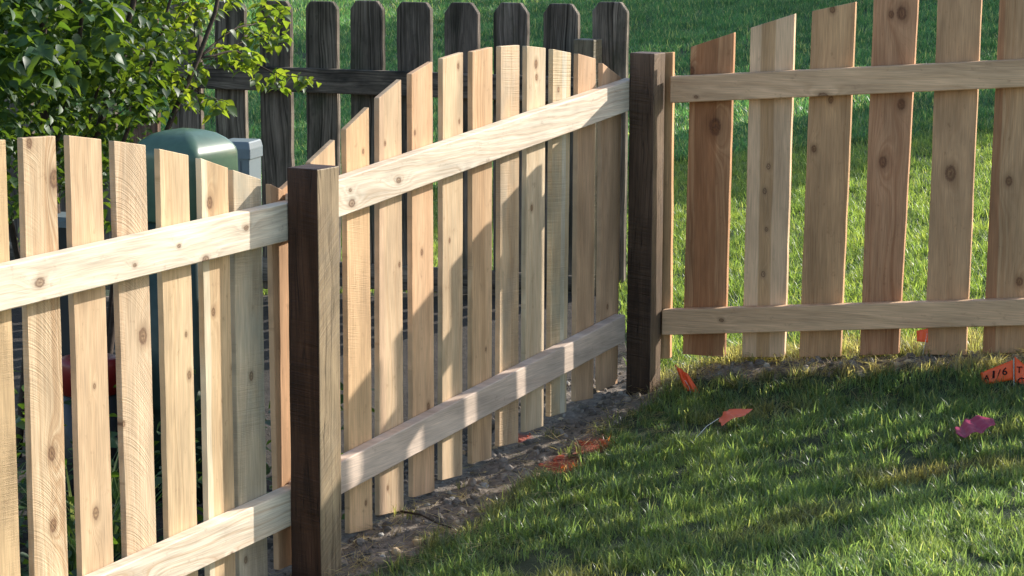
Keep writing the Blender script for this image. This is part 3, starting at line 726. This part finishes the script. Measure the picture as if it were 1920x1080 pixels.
for (bx, tx, ty, Z2, r) in [(-40, -120, -160, 7.5, .022), (60, 100, -120, 7.6, .026), (70, 150, -60, 7.6, .014), (110, 260, -80, 7.9, .02), (130, 330, -40, 8.2, .012), (150, 420, -60, 8.2, .015), (20, -30, -60, 7.4, .014), (90, 210, 60, 7.9, .010)]:
    b0 = at_depth(bx, 500, 7.7 + rnd.uniform(-.15, .15)); b0[2] = ground_z(b0[0], b0[1]) - 0.03
    e1 = at_depth(tx, ty, Z2); pp = wob(b0, e1, 9, 0.07); stems.append(pp)
    tube('stem', pp, r, r * 0.45, bark_m, shrub)
def twig_to(px, py, Z, from_i, r=0.004):
    e1 = Vector(at_depth(px, py, Z)); s_ = stems[from_i][-3]; pp = wob(s_, e1, 9, 0.03, 0.03); tube('branch', pp, r, 0.0012, bark_m, shrub, 5); return pp
tw = [twig_to(592, 150, 8.5, 5, .005), twig_to(520, 70, 8.6, 5), twig_to(432, 190, 8.3, 4), twig_to(545, 10, 8.7, 5), twig_to(465, 112, 8.4, 4), twig_to(370, 195, 8.1, 4), twig_to(280, 175, 7.9, 7), twig_to(410, 15, 8.5, 3)]

LV, LF = leaf_mesh()
def leaf_frame(pos, direc, nrm, L, wdt):
    y = Vector(direc).normalized(); z = Vector(nrm); z = (z - y * z.dot(y))
    if z.length < 1e-3: z = y.orthogonal()
    z.normalize(); x = y.cross(z)
    M = Matrix(((x.x, y.x, z.x), (x.y, y.y, z.y), (x.z, y.z, z.z)))
    return M, Vector(pos), L, wdt
leaves = []
rl = random.Random(21)
def add_leaf(p, L=None, hang=0.6):
    a = rl.uniform(0, 6.283); d = Vector((math.cos(a), math.sin(a), rl.uniform(-1.0, 0.35) * hang - 0.15))
    n_ = Vector((rl.gauss(0, .45), rl.gauss(0, .45), 1.0)); L = L or rl.uniform(0.034, 0.062)
    leaves.append(leaf_frame(p, d, n_, L, L * rl.uniform(0.95, 1.25)))
# leaves along the drooping twigs at the right edge: these are parts of their own
for i, pp in enumerate(tw):
    path = pp[2:]; m_ = [46, 34, 30, 30, 34, 34, 26, 30][i]
    for k in range(m_):
        t = (k + rl.random()) / m_ * (len(path) - 1); j = min(int(t), len(path) - 2); p = path[j].lerp(path[j + 1], t - j)
        add_leaf(p + Vector((rl.gauss(0, .012), rl.gauss(0, .02), rl.gauss(0, .01))), rl.uniform(0.027, 0.048), 1.0)
def blob(px, py, Z, rx, ry, rz, n, L=(0.027, 0.048)):
    c = Vector(at_depth(px, py, Z)); s = Z / F_PX
    for _ in range(n):
        while True:
            q = Vector((rl.uniform(-1, 1), rl.uniform(-1, 1), rl.uniform(-1, 1)))
            if q.length < 1: break
        q = q.normalized() * q.length ** 0.55
        add_leaf(c + Vector((q.x * rx * s, q.y * rz, q.z * ry * s)), rl.uniform(*L))
n_tw = len(leaves)
for b_ in [(505, 45, 8.6, 42, 50, .12, 90), (450, 112, 8.4, 45, 22, .10, 60), (530, 152, 8.5, 60, 14, .08, 40), (320, 120, 8.2, 70, 65, .2, 150), (310, 40, 8.4, 80, 60, .25, 190), (395, 5, 8.5, 50, 25, .2, 50), (405, 200, 8.2, 30, 18, .08, 22)]: blob(*b_)
n_vis = len(leaves)
for b_ in [(230, 90, 8.0, 110, 90, .4, 620), (110, 60, 7.6, 130, 110, .4, 560, (.04, .07)), (-20, 60, 7.4, 110, 130, .4, 480, (.04, .075)), (180, 190, 7.9, 120, 55, .35, 420), (40, 200, 7.5, 90, 70, .35, 420), (290, 180, 8.1, 60, 50, .25, 150),
           (60, 120, 7.2, 90, 60, .2, 150, (.045, .075)), (-130, 120, 7.5, 110, 200, .5, 500), (60, -140, 7.8, 260, 130, .6, 1800), (300, -110, 8.4, 190, 90, .5, 1500), (260, -200, 9.2, 260, 110, .5, 1800), (470, -260, 9.6, 240, 120, .5, 1500), (180, 60, 8.6, 150, 120, .3, 1600), (50, 90, 9.1, 230, 150, .25, 1300), (300, -110, 9.2, 200, 70, .3, 900), (-200, -120, 7.7, 200, 200, .6, 800),  # dense unseen blobs above the view added to shade the leaves below
           (20, 330, 7.6, 90, 90, .35, 380), (150, 300, 7.9, 90, 60, .35, 300), (-80, 400, 7.4, 90, 120, .3, 260), (100, 260, 8.6, 200, 60, .2, 420), (100, 420, 8.4, 200, 120, .2, 420)]: blob(*b_)
def joined_leaves(name, lst, mat, parent):
    n = len(lst); base = np.array(LV); V = np.zeros((n, len(LV), 3)); q = np.zeros((n, len(LV)), np.float32)
    for i, (M, p, L, w) in enumerate(lst):
        V[i] = (base * np.array([w, L, L])) @ np.array(M).T + np.array(p); q[i] = rl.random()
    Fc = [tuple(f_ + i * len(LV) for f_ in f) for i in range(n) for f in LF]
    o = mesh_obj(name, V.reshape(-1, 3), Fc, mat, parent, smooth=True)
    a = o.data.attributes.new('rnd', 'FLOAT', 'POINT'); a.data.foreach_set('value', q.ravel()); return o
parts_ = leaves[:n_tw][:300]; rest = leaves[n_tw:] + leaves[:n_tw][300:]
if len(parts_) < 300: k_ = 300 - len(parts_); parts_ = parts_ + rest[:k_]; rest = rest[k_:]
lm = []
for k in range(6):
    V_, F_ = leaf_mesh(0.15 + 0.08 * k, 0.15 + 0.12 * (k % 4)); me = bpy.data.meshes.new('leaf'); me.from_pydata(V_, [], F_); me.materials.append(leaf_m); me.shade_smooth()
    a = me.attributes.new('rnd', 'FLOAT', 'POINT'); a.data.foreach_set('value', np.full(len(V_), k / 5, np.float32)); lm.append(me)
sl = Vector(shrub.location)
for i, (M, p, L, w) in enumerate(parts_):
    o = bpy.data.objects.new('leaf', lm[i % 6]); COL.objects.link(o); o.parent = shrub
    o.matrix_local = Matrix.Translation(p - sl) @ M.to_4x4() @ Matrix.Diagonal((w, L, L, 1))
shaded_leaf = leafy('shrub_shaded_leaf', 0.35, None, base=(0.020, 0.050, 0.015), tcol=(0.16, 0.30, 0.022), rough=0.48, rand=0.9, spec=0.5)  # same leaf, colour darkened to stand for the shade inside the shrub
lit_leaves = rest[:max(n_vis - 300, 1)]; shaded_leaves = rest[max(n_vis - 300, 1):]  # split into the bright sunlit edge and the darkened shaded mass
for nm_, ls_, mt_ in (('lit_foliage', lit_leaves, leaf_m), ('foliage', shaded_leaves, shaded_leaf)):
    fo_ = joined_leaves(nm_, ls_, mt_, shrub); fo_['kind'] = 'stuff'

# low plants and strappy leaves in the bed behind the left panel
cov = []
for _ in range(3200):
    u_ = rl.uniform(-4.2, -1.2); f_ = -rl.uniform(0.12, 1.9); p = P0 + FU * u_ + FN * f_
    z = ground_z(p[0], p[1]); a = rl.uniform(0, 6.283)
    cov.append(leaf_frame((p[0], p[1], z + 0.02 + 0.38 * rl.random() ** 1.3), (math.cos(a), math.sin(a), rl.uniform(-.5, .5)), (rl.gauss(0, .5), rl.gauss(0, .5), 1), rl.uniform(.03, .06), rl.uniform(.03, .06)))
cv = joined_leaves('ground_cover', cov, shaded_leaf, None); tag(cv, 'low leafy ground cover in the shade behind the left fence panel', kind='stuff')
strap_v = variants(3, 22, 0.06, 0.22, 0.42, 0.011, 1.0, segs=5)
n = 60; pts = []
for _ in range(n):
    p = P0 + FU * rl.uniform(-4.0, -1.7) - FN * rl.uniform(0.2, 1.2); pts.append((p[0], p[1], ground_z(p[0], p[1])))
scatter('strappy_plants', pts, np.stack([np.zeros(n), np.zeros(n), RNG.uniform(0, 6, n)], 1), np.repeat(RNG.uniform(.6, 1.1, n)[:, None], 3, 1), np.tile(np.array([[0.07, 0.13, 0.05]]), (n, 1)), RNG.integers(0, 3, n), strap_v, grass_m, 'long strappy leaves growing behind the left fence panel')

# ------------------------------------------------------------------ trees past the right edge whose shade lies on the far lawn
treeleaf = leafy('tree_leaf', 0.35, None, base=(0.04, 0.09, 0.02), tcol=(0.12, 0.2, 0.03), rough=0.5)
def tree(x, y, h, r, label, seed, nl=4200):
    rt_ = random.Random(seed); z0 = ground_z(x, y); t = empty('tree', (x, y, z0), label, 'tree', 'trees beyond the right edge of the photo')
    tube('trunk', wob((x, y, z0 - .1), (x + rt_.uniform(-.3, .3), y, z0 + h * .55), 8, .12), .2, .09, bark_m, t, 9)
    for k in range(5):
        a = rt_.uniform(0, 6.28); tube('limb', wob((x, y, z0 + h * rt_.uniform(.25, .5)), (x + math.cos(a) * r * .7, y + math.sin(a) * r * .7, z0 + h * rt_.uniform(.55, .85)), 6, .1), .07, .02, bark_m, t, 6)
    cl = [Vector((rt_.gauss(0, .45) * r, rt_.gauss(0, .45) * r, z0 + h * rt_.uniform(.3, .95))) for _ in range(26)]
    lst = []
    for _ in range(nl):
        c = rt_.choice(cl); p = Vector((x, y, 0)) + c + Vector((rt_.gauss(0, .2) * r, rt_.gauss(0, .2) * r, rt_.gauss(0, .16) * r)); a = rt_.uniform(0, 6.28)
        lst.append(leaf_frame(p, (math.cos(a), math.sin(a), rt_.uniform(-.8, .3)), (rt_.gauss(0, .6), rt_.gauss(0, .6), 1), .34, .34))
    o = joined_leaves('crown', lst, treeleaf, t)
NM = ['nearest', 'second', 'third', 'fourth', 'fifth', 'sixth', 'seventh', 'eighth']
for i, (x, y, h, r) in enumerate([(7.4, 16.3, 4.0, 0.8), (9.5, 25, 7, 3.0), (14, 26, 7, 3.0), (12.5, 31, 8, 3.4), (18, 33, 9, 3.8), (16, 39, 9, 4), (22, 42, 10, 4.4), (20, 50, 10, 4.6)]): tree(x, y, h, r, NM[i] + ' leafy tree of the row beyond the right edge', 300 + i)

# ------------------------------------------------------------------ utility boxes behind the left panel
def rings_obj(name, rings, mat, parent, cap=True, smooth=True):
    V = [p for r_ in rings for p in r_]; n = len(rings[0]); Fc = []
    for i in range(len(rings) - 1):
        for k in range(n): j = (k + 1) % n; Fc.append((i * n + k, i * n + j, (i + 1) * n + j, (i + 1) * n + k))
    if cap: Fc.append(tuple((len(rings) - 1) * n + k for k in range(n))); Fc.append(tuple(range(n))[::-1])
    return mesh_obj(name, V, Fc, mat, parent, smooth=smooth)
def rrect(c, ex, ey, hx, hy, rad, z, seg=5):
    out = []
    for sx, sy, a0 in ((1, 1, 0), (-1, 1, 90), (-1, -1, 180), (1, -1, 270)):
        for k in range(seg + 1):
            a = R(a0 + 90 * k / seg); px = sx * (hx - rad) + rad * math.cos(a); py = sy * (hy - rad) + rad * math.sin(a)
            p = c + ex * px + ey * py; out.append((p[0], p[1], z))
    return out
def frame(deg): a = R(deg); return np.array([math.cos(a), math.sin(a), 0]), np.array([-math.sin(a), math.cos(a), 0])
gbox_m = flat('green_enamel', (0.070, 0.135, 0.088), 0.36, 0.5, 0.25, 26, coat=0.1)
grey_m = flat('grey_paint', (0.17, 0.21, 0.235), 0.45, 0.5, 0.12, 14)
dgrey_m = flat('dark_grey_paint', (0.10, 0.11, 0.12), 0.5, 0.4, 0.2, 14)
c_ = at_depth(346, 300, 6.95); ztop = at_depth(337, 240, 6.95)[2]; g0 = ground_z(c_[0], c_[1])
ex, ey = frame(-28); hx, hy = 0.118, 0.118
bx_ = empty('utility_box', (c_[0], c_[1], g0), 'green utility box with domed lid standing behind the left fence panel', 'utility box')
zl_ = ztop - 0.062
rings_obj('body', [rrect(c_, ex, ey, hx * .96, hy * .96, .02, z) for z in (g0 - .05, g0 + .3, zl_ - 0.20)], flat('shaded_green_enamel', (0.02, 0.045, 0.032), 0.5, 0.4, 0.3, 20), bx_)  # same green as the lid, darkened to stand for shade behind the fence
prof = [(1.0, zl_ - 0.20), (1.02, zl_ - 0.195), (1.0, zl_ - 0.02), (0.995, zl_ - 0.006), (0.97, zl_ + 0.006), (0.91, zl_ + 0.018), (0.80, zl_ + 0.033), (0.62, zl_ + 0.048), (0.40, zl_ + 0.057), (0.15, ztop), (0.01, ztop + 0.0005)]
rings_obj('lid', [rrect(c_, ex, ey, hx * s_, hy * s_, .028 * min(1, s_ * 1.2) + 0.02 * (1 - s_) * 0, z) for s_, z in prof], gbox_m, bx_)
c_ = at_depth(452, 300, 7.5); ztop = at_depth(460, 262, 7.5)[2]; g0 = ground_z(c_[0], c_[1]); ex, ey = frame(-14)
gb = empty('electrical_box', (c_[0], c_[1], g0), 'small pale grey electrical box just right of the green domed box', 'electrical box')
rings_obj('body', [rrect(c_, ex, ey, .047, .055, .004, z) for z in (g0 - .05, g0 + .4, ztop - .05)], grey_m, gb, smooth=False)
rings_obj('lid', [rrect(c_, ex, ey, .052 * s_, .06 * s_, .006, z) for s_, z in ((1, ztop - .053), (1, ztop - .022), (.93, ztop - .004), (.88, ztop))], grey_m, gb, smooth=False)
for dx in (-0.015, 0.02):
    p = c_ + ex * dx - ey * 0.0565; mesh_obj('seam', [(*(p + ex * sx * .0012 - ey * sy)[:2], z) for z in (g0 + .05, ztop - .06) for sx, sy in ((-1, 0), (1, 0), (1, .001), (-1, .001))], [(0, 1, 2, 3), (4, 7, 6, 5), (0, 4, 5, 1), (1, 5, 6, 2), (2, 6, 7, 3), (3, 7, 4, 0)], dgrey_m, gb)
c_ = at_depth(122, 420, 7.6); ztop = at_depth(120, 402, 7.6)[2]; g0 = ground_z(c_[0], c_[1]); ex, ey = frame(-20)
db = empty('electrical_box', (c_[0], c_[1], g0), 'dark grey box low in the shrub, glimpsed between the left pickets', 'electrical box')
rings_obj('body', [rrect(c_, ex, ey, .07, .06, .006, z) for z in (g0 - .05, g0 + .3, ztop - .03)], flat('black_plastic', (0.02, 0.022, 0.025), 0.5), db, smooth=False)
rings_obj('lid', [rrect(c_, ex, ey, .075 * s_, .065 * s_, .01, z) for s_, z in ((1, ztop - .032), (1, ztop - .012), (.9, ztop))], grey_m, db, smooth=False)
red_m = flat('red_plastic', (0.20, 0.008, 0.008), 0.4, 0.5, 0.15, 20)
c_ = at_depth(168, 700, 6.9); zc = c_[2]; g0 = ground_z(c_[0], c_[1])
rc = empty('container', (c_[0], c_[1], g0), 'dark container with red lid glimpsed through the gaps of the left fence panel', 'container')
circ = lambda r_, z: [(c_[0] + math.cos(a) * r_, c_[1] + math.sin(a) * r_, z) for a in np.linspace(0, 6.283, 28, endpoint=False)]
rings_obj('body', [circ(.075, g0 - .02), circ(.082, zc - .055)], flat('black_plastic', (0.02, 0.022, 0.025), 0.5), rc)
rings_obj('lid', [circ(.086, zc - .054), circ(.088, zc + .03), circ(.084, zc + .045), circ(.06, zc + .052), circ(.01, zc + .055)], red_m, rc)

# ------------------------------------------------------------------ marker flags on the lawn
def flagmat(name, col): 
    t = leafy(name, 0.35, None, base=col, tcol=(col[0], col[1] * 1.3, col[2]), rough=0.3, rand=0.1, spec=0.5); return t
or_m = flagmat('orange_vinyl', (0.92, 0.15, 0.03)); pk_m = flagmat('pink_vinyl', (0.42, 0.05, 0.13)); pale_or = flagmat('faded_orange_vinyl', (0.90, 0.24, 0.13))
wire_m = flat('white_wire', (0.7, 0.7, 0.66), 0.4, 0.5); ink_m = flat('dark_ink', (0.03, 0.01, 0.01), 0.7, 0.2)
def sheet(name, corners, mat, parent, bulge=0.008, nx_=12, ny_=8, waves=2.0, seed=0, edge=0.0, disc=False):
    """corners: tl, tr, br, bl world points; a thin vinyl sheet, rippled, with real thickness"""
    tl, tr, br, bl = [Vector(c) for c in corners]; nrm = (tr - tl).cross(bl - tl).normalized(); rr_ = random.Random(seed); ph = rr_.uniform(0, 6)
    V = []; 
    for j in range(ny_ + 1):
        for i in range(nx_ + 1):
            s_, t = i / nx_, j / ny_
            if disc:
                a_, b_ = 2 * s_ - 1, 2 * t - 1; s_ = 0.5 + 0.5 * a_ * math.sqrt(1 - b_ * b_ / 2) * 1.25; t = 0.5 + 0.5 * b_ * math.sqrt(1 - a_ * a_ / 2) * 1.25
            p = tl.lerp(tr, s_).lerp(bl.lerp(br, s_), t)
            p += nrm * bulge * (math.sin(s_ * 6.28 * waves + ph + t * 2) + 0.6 * noise.noise(Vector((s_ * 5, t * 5, seed))))
            if edge: p += (br - tl) * edge * noise.noise(Vector((s_ * 4, t * 4, seed + 9)))
            V.append(p)
    w = nx_ + 1; Fc = [(j * w + i, j * w + i + 1, (j + 1) * w + i + 1, (j + 1) * w + i) for j in range(ny_) for i in range(nx_)]
    o = mesh_obj(name, V, Fc, mat, parent, smooth=True); a = o.data.attributes.new('rnd', 'FLOAT', 'POINT'); a.data.foreach_set('value', np.full(len(V), .5, np.float32))
    md = o.modifiers.new('thickness', 'SOLIDIFY'); md.thickness = 0.0006; return o
def gp2(x, y, dz=0.0, dZ=0.0):
    p = ground_hit(x, y); return p + np.array([0, dZ, dz])
def upright(x, y, base_y):           # a point straight above the ground seen at (x, base_y)
    g = ground_hit(x, base_y); return at_depth(x, y, float((g - EYE) @ _fw))
def flag(label, base, corners, mat, wire, seed, **kw):
    g = ground_hit(*base); t = empty('marker_flag', g, label, 'marker flag', 'utility marker flags in the grass')
    sh = sheet('flag_sheet', corners, mat, t, seed=seed, **kw)
    if wire: tube('wire', [Vector(w) for w in wire], 0.0009, 0.0009, wire_m, t, 6)
    return t, sh
flag('small orange marker flag bent over in the soil beside the corner post', (1290, 742),
     [upright(1264, 683, 742), upright(1288, 700, 742), upright(1312, 737, 742) , upright(1284, 732, 742)], or_m, [gp2(1300, 744, -.02), upright(1292, 725, 742), upright(1268, 688, 742)], 1, bulge=0.005)
def low(x, y, h): p = ground_hit(x, y); return p + np.array([0, 0, h])
flag('faded orange marker flag lying flat in the grass with its white wire', (1375, 812),
     [low(1346, 812, .045), low(1366, 803, .06), low(1412, 800, .05), low(1352, 822, .04)], pale_or, [low(1300, 845, .03), low(1325, 830, .05), low(1348, 818, .055)], 2, bulge=0.004, edge=0.06, waves=1.5)
t3, s3 = flag('large orange marker flag with dark lettering standing in the grass at the right edge', (1880, 722),
     [upright(1838, 699, 722), upright(1899, 675, 722), upright(1900, 712, 722), upright(1843, 722, 722)], or_m, [gp2(1902, 735, -.03), upright(1901, 700, 722), upright(1901, 672, 722)], 3, bulge=0.002, waves=0.6)
s4 = sheet('flag_sheet', [upright(1902, 668, 722), upright(1945, 704, 722), upright(1945, 742, 722), upright(1903, 716, 722)], or_m, t3, seed=4, bulge=0.002, waves=0.5)
flag('small orange marker flag seen behind the right fence between two pickets', (1724, 650),
     [at_depth(1718, 620, 7.42), at_depth(1740, 616, 7.42), at_depth(1740, 642, 7.42), at_depth(1719, 640, 7.42)], or_m, [at_depth(1730, 665, 7.42), at_depth(1740, 618, 7.42)], 5, bulge=0.002)
flag('crumpled pink marker flag lying in the grass at the right', (1822, 835),
     [low(1790, 836, .05), low(1835, 820, .065), low(1866, 832, .055), low(1805, 850, .045)], pk_m, None, 6, bulge=0.005, edge=0.05, disc=True, waves=2.2, nx_=20, ny_=14)
def letter(ch, x, y, size_px, parent, by=722, wid=1.0, rotd=0.0):
    p = upright(x, y, by); p = p + (EYE - p) / np.linalg.norm(EYE - p) * 0.006
    cu = bpy.data.curves.new('lettering', 'FONT'); cu.body = ch; cu.size = size_px * 7.2 / F_PX * 1.15; cu.align_x = 'CENTER'; cu.align_y = 'CENTER'; cu.extrude = 0.0002; cu.materials.append(ink_m); cu.offset = 0.0004
    tmp = bpy.data.objects.new('tmp', cu); me = bpy.data.meshes.new_from_object(tmp); bpy.data.objects.remove(tmp); me.name = 'lettering'
    o = bpy.data.objects.new('lettering', me); COL.objects.link(o); o.parent = parent
    o.location = Vector(p) - _wloc(parent); o.rotation_euler = (R(90), R(rotd), 0); o.scale = (wid, 1, 1)
for ch, x, y, s_, w_ in (('A', 1850, 709, 13, 1), ('I', 1863, 703, 18, 1.5), ('/', 1873, 700, 16, 1), ('6', 1884, 697, 18, 1)): letter(ch, x, y, s_, t3, wid=w_)
letter('T', 1911, 694, 15, t3); letter('C', 1914, 716, 18, t3)

# a twig lying on the bare soil
tg = tube('twig', [low(752, 972, .02), low(790, 984, .028), low(820, 996, .022), low(846, 1003, .02)], .0035, .002, flat('dead_twig', (0.05, 0.038, 0.03), 0.9, 0.2), None, 6)
tag(tg, 'thin dark twig lying on the bare soil by the middle panel', 'twig')
